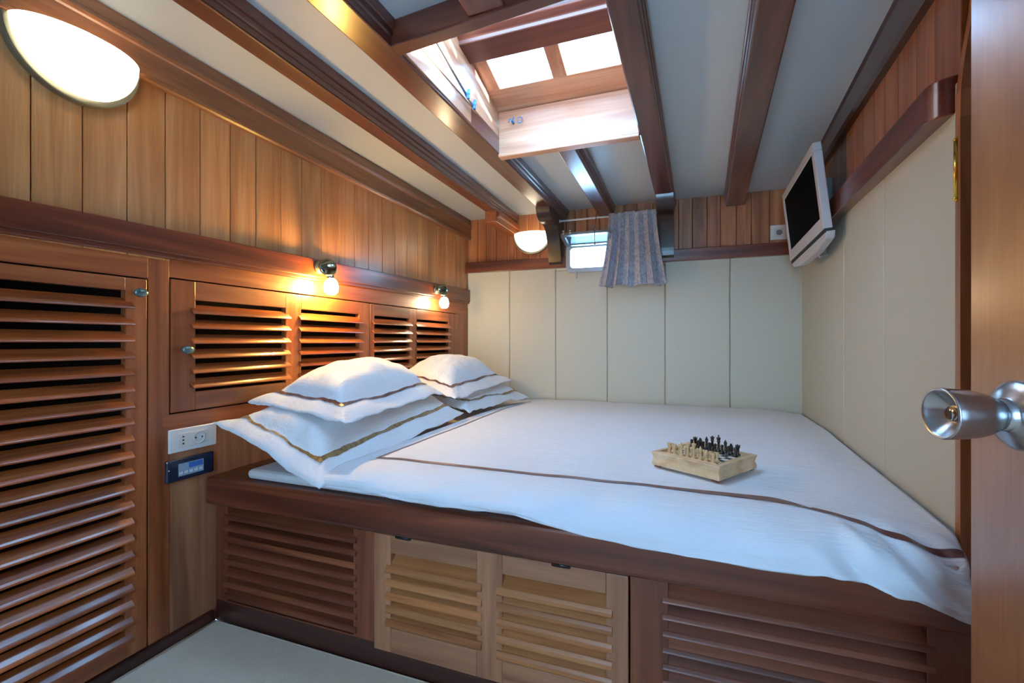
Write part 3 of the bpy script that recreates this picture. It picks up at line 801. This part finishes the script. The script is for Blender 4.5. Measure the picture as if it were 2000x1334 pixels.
def dv(s, t):
    xl = -.90; xr_b = None
    if t < .70:
        y = 2.785 - (2.785 - DY0) * (t / .70)
        xr = rx(y) - .012
        x = xl + (xr - xl) * s
        return Vector((x, y, dtop(x, y)))
    xr = rx(1.05) - .014
    x = xl + (xr - xl) * s
    xr2 = .462
    q = (t - .70) / .30
    x = x + (xr2 - xr) * ss(.85, 1, s) * ss(0, .5, q)
    zt_ = dtop(x, DY0); zh = lerp(hemp, x)
    yh = .946 + .01 * ss(.2, -.7, x)
    lz = max(.004, .45 * (zt_ - zh)) * .35
    rz = zt_ - zh - lz
    if q < .72:
        a = math.pi / 2 * q / .72
        y = DY0 - (DY0 - yh) * math.sin(a); z = zt_ - rz * (1 - math.cos(a))
        n = Vector((0, -math.sin(a), math.cos(a)))
    else:
        y = yh; z = zh + lz * (1 - (q - .72) / .28); n = Vector((0, -1, 0))
    k = ss(.02, .35, q)
    d = .011 * noise.noise((x * 5.5, q * 2.2, 7.1)) + .004 * noise.noise((x * 16, q * 4, 3.3))
    fold = ss(.18, .34, x)
    d += fold * .022 * noise.noise(((x * 1.0 + z * .9) * 26, q * 1.3, 9.))
    d *= k
    p = Vector((x, y, z)) + n * (d + .003)
    p.z += .006 * noise.noise((x * 7, 1.7, .2)) * ss(.8, 1, q)
    return p
m = MB(); m.grid(lambda s, t: dv(s, t), 220, 150)
bmesh.ops.recalc_face_normals(m.bm, faces=m.bm.faces)
dvt = tag(obj('duvet', m, DUV, None, solid=-.0 or .006, loc=(-.2, 1.9, .50)), 'white cotton duvet with thin brown stripe spread over the bunk', 'duvet')
RB = ribbon_mat('burgundy_ribbon', '#4d2420', '#6e3a30')
m = MB()
def t_of_y(y): return .70 * (2.785 - y) / (2.785 - DY0)
def q_of(x):
    # ribbon runs along the top just behind the fold, slipping over it at the right-hand end
    return .70 + .30 * (.05 + .30 * ss(.25, .47, x))
def rib(s, r):
    x = -.90 + (rx(1.05) - .014 + .90) * s
    yc = 1.122
    ta = t_of_y(1.132) + ss(.18, .46, x) * .10; tb = ta + .0068 + ss(-.1, .4, x) * .010
    p = dv(s, ta + (tb - ta) * r); return p + Vector((0, -.0004, .0016))
m.grid(rib, 200, 3, 0, .05, .998)
def rib2(a, r):
    t_ = t_of_y(2.62) + (t_of_y(1.132) + .0068 - t_of_y(2.62)) * a
    p = dv(.045 + .0055 * r, t_); return p + Vector((0, 0, .0016))
m.grid(rib2, 80, 2)
lab(obj('ribbon', m, RB, dvt), 'thin dark brown stripe')

# ------------------------------------------------------------------ pillows
PIL = linen('pillow_cotton', '#e7ebf0', axis=1)
GOLD = ribbon_mat('gold_brown_ribbon', '#6b4c1e', '#a07c40')
def pillow(label, A, B, C, D, T, rmat, rl, seed=0., pinch=.05, low=.30, over=None, droop=.034):
    """A wall/front, B room/front, C room/back, D wall/back corner; over = base corners of the pillow lying on this one."""
    A, B, C, D = map(Vector, (A, B, C, D))
    ctr = (A + B + C + D) / 4
    lu = ((B - A).length + (C - D).length) / 2; lv = ((C - B).length + (D - A).length) / 2
    eu, ev = 1 - .066 * 2 / lu, 1 - .066 * 2 / lv
    def bil(Q, a, b): return Q[0] * (1 - a) * (1 - b) + Q[1] * a * (1 - b) + Q[2] * a * b + Q[3] * (1 - a) * b
    def base(u, v):
        uu = u * (1 - pinch * (1 - v * v)); vv = v * (1 - pinch * .6 * (1 - u * u))
        return bil((A, B, C, D), (uu + 1) / 2, (vv + 1) / 2)
    def hgt(u, v):
        hu = max(0, 1 - (abs(u) / eu) ** 2.3); hv = max(0, 1 - (abs(v) / ev) ** 2.6)
        return hu ** .50 * hv ** .48
    def fl(u, v): return max(ss(eu - .04, 1, abs(u)), ss(ev - .03, 1, abs(v)))
    def dr_(u, v): return droop * (1 - max(0, (abs(u) - eu) / (1 - eu), (abs(v) - ev) / (1 - ev)) ** 1.25)
    def wr(u, v):
        x, y = u * lu / 2, v * lv / 2
        cn = max(0, abs(u) * abs(v) - .25)
        ang = math.atan2(abs(v) - .55, abs(u) - .55)
        return (.010 * noise.noise((x * 9 + seed, y * 6, 5.)) + .007 * noise.noise((x * 26 + seed, y * 15, 1.)) * (1 - .5 * fl(u, v))
                + .012 * cn * noise.noise((ang * 5 + seed, u + v, 3.)) + .008 * fl(u, v) * noise.noise((x * 12, y * 12, seed)))
    if over:
        OQ = [Vector(q) for q in over]; oc = sum(OQ, Vector()) / 4
        ux, vx = (OQ[1] - OQ[0] + OQ[2] - OQ[3]) / 2, (OQ[3] - OQ[0] + OQ[2] - OQ[1]) / 2
        nn = ux.cross(vx)
    def top(u, v):
        p = base(u, v).copy(); p.z += T * hgt(u, v) + wr(u, v) + dr_(u, v)
        if over:
            r = p - oc; d = ux.x * vx.y - ux.y * vx.x
            a = (r.x * vx.y - r.y * vx.x) / d; b = (ux.x * r.y - ux.y * r.x) / d   # -.5 .. .5
            pl = oc.z - (nn.x * r.x + nn.y * r.y) / nn.z - .012
            k = (1 - ss(.30, .50, abs(a))) * (1 - ss(.36, .50, abs(b)))
            if p.z > pl: p.z += (pl - p.z) * k
        return p
    def bot(u, v):
        p = base(u, v).copy(); h = hgt(u, v); p.z += -T * low * h + wr(u, v) * (1 - h) - .0025 + dr_(u, v) * (1 - h * .9); return p
    m = MB(); N = 64
    m.grid(top, N, N, 0, -1, 1, -1, 1)
    m.grid(bot, N, N, 0, -1, 1, -1, 1)
    bm_ = m.bm; bm_.verts.ensure_lookup_table()
    n1 = N + 1; off = n1 * n1
    def idx(i, j): return i * n1 + j
    bd = [(i, 0) for i in range(N)] + [(N, j) for j in range(N)] + [(N - i, N) for i in range(N)] + [(0, N - j) for j in range(N)]
    for k in range(len(bd)):
        a, b = idx(*bd[k]), idx(*bd[(k + 1) % len(bd)])
        bm_.faces.new([bm_.verts[a], bm_.verts[b], bm_.verts[off + b], bm_.verts[off + a]])
    bmesh.ops.recalc_face_normals(bm_, faces=bm_.faces)
    o = tag(obj('pillow', m, PIL, None, loc=tuple(ctr)), label, 'pillow', 'white pillows on the bunk')
    m = MB(); ru0, rv0 = eu + .002, ev + .001
    wr_ = .015
    ru1, rv1 = ru0 + wr_ * 2 / lu, rv0 + wr_ * 2 / lv
    up = Vector((0, 0, .0022))
    m.grid(lambda a, b: top(a, b) + up, 70, 2, 0, -ru1, ru1, -rv1, -rv0)
    m.grid(lambda a, b: top(a, b) + up, 70, 2, 0, -ru1, ru1, rv0, rv1)
    m.grid(lambda a, b: top(a, b) + up, 2, 90, 0, ru0, ru1, -rv1, rv1)
    m.grid(lambda a, b: top(a, b) + up, 2, 90, 0, -ru1, -ru0, -rv1, rv1)
    lab(obj('ribbon', m, rmat, o), rl)
    return o
T1 = ((-1.312, 1.085, .668), (-.905, 1.065, .628), (-.950, 1.735, .642), (-1.315, 1.75, .722))
T2 = ((-1.312, 1.84, .69), (-.925, 1.80, .609), (-.900, 2.47, .640), (-1.315, 2.51, .70))
pillow('white pillow with gold-brown ribbon at bottom of the nearest stack, corner drooping over the board', (-1.335, .985, .618), (-.868, .925, .480), (-.905, 1.845, .548), (-1.325, 1.83, .60), .085, GOLD, 'gold-brown ribbon border', 1.3, low=.25, over=T1)
pillow('white pillow with burgundy ribbon on top of the stack nearest the wardrobe', *T1, .098, RB, 'burgundy ribbon border', 4.1, low=.04)
pillow('white pillow with gold-brown ribbon at bottom of the stack near back wall', (-1.33, 1.90, .60), (-.885, 1.865, .545), (-.83, 2.58, .530), (-1.32, 2.62, .60), .085, GOLD, 'gold-brown ribbon border', 7.7, low=.25, over=T2)
pillow('white pillow with burgundy ribbon on top of the stack near back wall', *T2, .098, RB, 'burgundy ribbon border', 9.2, low=.04)

# ------------------------------------------------------------------ chess set
e1 = Vector((math.cos(rad(147)), math.sin(rad(147)), 0)); e2 = Vector((math.cos(rad(57)), math.sin(rad(57)), 0))
SZ = .190; CZ = .5235
c0 = Vector((.098, 1.193, CZ))
CM = Matrix(((e1.x, e2.x, 0, c0.x), (e1.y, e2.y, 0, c0.y), (0, 0, 1, CZ), (0, 0, 0, 1)))
ct = c0 + (e1 + e2) * SZ / 2
cb = thing('chess_box', 'pale wooden box with a chessboard lid lying on the duvet', 'chess box', tuple(ct))
m = MB(); PN = wood('pine', 'x', .45, .15)
hz = .040
# four sides with a shallow waist
for k in range(4):
    a = Matrix.Translation((SZ / 2, SZ / 2, 0)) @ Matrix.Rotation(rad(90 * k), 4, 'Z') @ Matrix.Translation((-SZ / 2, -SZ / 2, 0))
    pr = [(0, .004), (-.001, .012), (.0025, .022), (.0, .032), (-.002, .037), (-.001, hz), (.012, hz), (.012, .004)]
    A = [(p[0], p[0], p[1]) for p in pr]; B = [(SZ - p[0], p[0], p[1]) for p in pr]
    t_ = MB(); t_.loft(A, B); m.merge(t_.bm, 0, CM @ a)
m.box(.01, SZ - .01, .01, SZ - .01, .004, .012, 0, 0, CM)
obj('box_body', m, PN, cb)
for a in (.004, SZ - .022):
    for b in (.004, SZ - .022):
        m = MB(); m.box(a, a + .018, b, b + .018, -.001, .0045, 0, .001, CM); obj('foot', m, wood('base', 'x'), cb)
m = MB()
for k in range(4):
    a = CM @ Matrix.Translation((SZ / 2, SZ / 2, 0)) @ Matrix.Rotation(rad(90 * k), 4, 'Z') @ Matrix.Translation((-SZ / 2, -SZ / 2, 0))
    m.box(.010, SZ - .010, .010, .0135, hz - .004, hz + .0015, 0, .0006, a)
    m.box(.0145, SZ - .0145, .0145, .0175, hz - .006, hz - .001, 0, .0006, a)
obj('lid_moulding', m, wood('pine', 'x', .4, .2), cb)
m = MB(); B0 = .0235; CELL = (SZ - 2 * B0) / 8
bz = hz - .004
m.box(.012, SZ - .012, .012, SZ - .012, hz - .012, bz - .0006, 2, 0, CM)
for i in range(8):
    for j in range(8): m.box(B0 + i * CELL, B0 + (i + 1) * CELL, B0 + j * CELL, B0 + (j + 1) * CELL, bz - .002, bz, (i + j) % 2, 0, CM)
obj('board', m, [plain('board_black', '#16130f', .3), plain('board_white', '#e6e2d8', .3), wood('pine', 'y')], cb)

def lathe_piece(prof): 
    q = MB(); q.lathe(prof, seg=16); return q
BASE = [(.0066, 0), (.0068, .0016), (.006, .0028), (.0045, .004), (.0034, .006)]
def pc_pawn(): return lathe_piece(BASE + [(.0027, .010), (.0026, .0122), (.0042, .013), (.0028, .0142), (.0040, .0165), (.0043, .0185), (.0036, .0207), (.0012, .0222)])
def pc_rook():
    q = lathe_piece(BASE + [(.0036, .012), (.0036, .017), (.0052, .0185), (.0054, .0235), (.0036, .0235), (.0034, .0215), (.0005, .0215)])
    for k in range(4):
        a = Matrix.Rotation(rad(45 + 90 * k), 4, 'Z'); q.box(.0036, .0056, -.0016, .0016, .0232, .0255, 0, 0, a)
    return q
def pc_bishop():
    q = lathe_piece(BASE + [(.0028, .013), (.0026, .0175), (.0046, .0185), (.003, .0198), (.0043, .0228), (.0036, .0262), (.0016, .029), (.0013, .0296), (.0016, .0306), (.0008, .0316)])
    return q
def pc_queen():
    q = lathe_piece(BASE + [(.0032, .014), (.0028, .022), (.005, .0235), (.0032, .025), (.0046, .030), (.0052, .0325), (.0034, .0325), (.0026, .0338), (.0006, .0342)])
    q.ball((0, 0, .0352), .0016, 0, 10)
    for k in range(7):
        a = 2 * math.pi * k / 7; q.ball((.0046 * math.cos(a), .0046 * math.sin(a), .0328), .001, 0, 6)
    return q
def pc_king():
    q = lathe_piece(BASE + [(.0033, .014), (.0029, .023), (.0052, .0246), (.0034, .0262), (.0047, .031), (.0054, .0338), (.0042, .0348), (.0014, .036)])
    q.box(-.0009, .0009, -.0009, .0009, .0358, .0412); q.box(-.0024, .0024, -.0008, .0008, .0378, .0396)
    return q
def pc_knight():
    q = lathe_piece(BASE + [(.0036, .008), (.002, .010)])
    sil = [(-.0040, .007), (.0040, .007), (.0034, .012), (.0012, .0155), (.0062, .0150), (.0068, .0172), (.0044, .0210), (.0020, .0238), (.0006, .0262), (-.0006, .0240), (-.0034, .0215), (-.0050, .0165), (-.0050, .0110)]
    q.prism(sil, 'y', -.0024, .0024, 0, .0008)
    return q
MAKE = {'pawn': pc_pawn, 'rook': pc_rook, 'knight': pc_knight, 'bishop': pc_bishop, 'queen': pc_queen, 'king': pc_king}
LW = plain('pale_boxwood', '#d2ae7e', .4, coat=.2, var=.15); DW = plain('black_stained_wood', '#141210', .35, coat=.3)
PROTO = {}
NTH = ['first', 'second', 'third', 'fourth', 'fifth', 'sixth', 'seventh', 'eighth']
def piece(kind, side, file_, row, label):
    p = CM @ Vector((B0 + (file_ + .5) * CELL, B0 + (row + .5) * CELL, bz))
    p.x += random.uniform(-.001, .001); p.y += random.uniform(-.001, .001)
    if kind not in PROTO:
        o = obj('chess_' + kind, MAKE[kind](), LW); PROTO[kind] = o.data
    else:
        o = bpy.data.objects.new('chess_' + kind, PROTO[kind]); COL.objects.link(o)
    if side == 'dark':
        k2 = kind + '_dark'
        if k2 not in PROTO:
            PROTO[k2] = PROTO[kind].copy(); PROTO[k2].materials.clear(); PROTO[k2].materials.append(DW)
        o.data = PROTO[k2]
    o.location = p; o.scale = (1.06, 1.06, 1.12)
    o.rotation_euler.z = rad(57 if side == 'light' else 237) + random.uniform(-.2, .2)
    tag(o, label, 'chess piece', 'pale chess pieces' if side == 'light' else 'black chess pieces')
back = ['rook', 'knight', 'bishop', 'king', 'queen', 'bishop', 'knight', 'rook']   # file 0 = the box's nearest corner
for side, rb, rp, far, word in (('light', 0, 1, '', 'pale'), ('dark', 7, 6, '', 'black')):
    edge = 'left front' if side == 'light' else 'far'
    for i in range(8):
        end = 'right end' if i < 4 else 'left end'; n = NTH[i if i < 4 else 7 - i]
        k = back[i]
        if k in ('king', 'queen'): l = '%s wooden chess %s, in the middle of the %s back row' % (word, k, word)
        else: l = '%s wooden chess %s at the %s of the %s back row' % (word, k, end, word) if k == 'rook' else '%s wooden chess %s in the %s back row, nearer the %s' % (word, k, word, end)
        piece(k, side, i, rb, l)
    for i in range(8):
        end = 'right end' if i < 4 else 'left end'; n = NTH[i if i < 4 else 7 - i]
        piece('pawn', side, i, rp, '%s wooden chess pawn, %s from the %s of its pawn row' % (word, n, end))

# ------------------------------------------------------------------ carpet
m = MB()
m.box(XL + .012, 1.2, -1.2, .996, -.008, .006, 0, .004)
m.tube([(XL + .014, -1.2, .005), (XL + .014, .990, .005)], .0045, 8)
m.tube([(XL + .014, .992, .004), (.48, .992, .004)], .0035, 8)
tag(obj('carpet', m, plain('cream_carpet', '#e8dcc6', .95, spec=.1, bump=.9, bscale=420, sheen=.3, var=.10), None, loc=(0, 0, -.008)), 'plain cream carpet covering the cabin floor in front of the bunk', 'carpet')

# ------------------------------------------------------------------ open door in the foreground
dd_ = bpy.data.objects.new('door_1', None); COL.objects.link(dd_); dd_['kind'] = 'structure'
na = rad(191); dn = Vector((math.cos(na), math.sin(na), 0)); dl = Vector((-math.sin(na), math.cos(na), 0))   # outward normal, along
if dl.y < 0: dl = -dl
rc = Vector((.338, .623, .788))
dd_.location = rc; dd_['_o'] = tuple(rc)
DM = Matrix(((dl.x, dn.x, 0, rc.x), (dl.y, dn.y, 0, rc.y), (0, 0, 1, 0), (0, 0, 0, 1)))   # x along door (towards latch edge), y out of the face
m = MB(); m.box(-.62, .062, -.034, 0, .02, 1.66, 0, .0012, DM, 2)
obj('door_leaf', m, wood('door', 'z', .34, 1., .0, cr=.22, across=7, along=3.5), dd_)
m = MB()
m.lathe([(.0365, 0), (.0365, .003), (.034, .006), (.026, .0105), (.0185, .0135), (.0165, .015), (.0165, .022)], tuple(rc), dn, 40)
obj('rose', m, STEEL, dd_)
m = MB()
m.lathe([(.0145, .0215), (.0145, .0225), (.0150, .023), (.0185, .027), (.0222, .034), (.0248, .043), (.0262, .054), (.0270, .066), (.0275, .073), (.0270, .0748), (.0258, .0752), (.0242, .0742), (.0232, .0725), (.0165, .0665), (.0100, .0610), (.0088, .0605)], tuple(rc), dn, 48)
kb = obj('door_knob', m, STEEL, dd_)
m = MB(); m.lathe([(.0086, .058), (.0086, .0635), (.0076, .0645), (.0001, .0645)], tuple(rc), dn, 28)
obj('lock_cylinder', m, CHROME, kb)
m = MB(); kc = rc + dn * .0646
m.box(-.0012, .0012, -.0002, .0006, -.0055, .0035, 0, 0, Matrix(((dl.x, dn.x, 0, kc.x), (dl.y, dn.y, 0, kc.y), (0, 0, 1, kc.z), (0, 0, 0, 1))))
lab(obj('keyhole', m, BLACK, kb), 'dark key slot')

# ------------------------------------------------------------------ lights and sky
wl = bpy.data.worlds.new('sky'); S.world = wl; wl.use_nodes = True
bg = wl.node_tree.nodes['Background']; bg.inputs[0].default_value = (.365, .665, 1., 1); bg.inputs[1].default_value = 26.

sl = bpy.data.lights.new('sun', 'SUN'); sl.energy = 45; sl.angle = rad(1.5); sl.color = (.86, .93, 1.)
so = bpy.data.objects.new('sun', sl); COL.objects.link(so)
so.rotation_euler = Vector((.95, -.07, .255)).to_track_quat('Z', 'Y').to_euler()
# ------------------------------------------------------------------ camera
cd = bpy.data.cameras.new('camera'); cam = bpy.data.objects.new('camera', cd); COL.objects.link(cam)
cd.sensor_width = 36; cd.lens = 880 / 2000 * 36; cd.clip_start = .02
cam.location = (0, 0, .865); cam.rotation_euler = (rad(90), 0, rad(20))
S.camera = cam
S.view_settings.view_transform = 'Standard'; S.view_settings.look = 'None'; S.view_settings.gamma = 1; S.view_settings.exposure = 0
S.cycles.max_bounces = 10; S.cycles.diffuse_bounces = 6; S.cycles.transparent_max_bounces = 12
S.cycles.sample_clamp_indirect = 6; S.cycles.use_denoising = True
for o in S.objects:
    if '_o' in o.keys(): del o['_o']
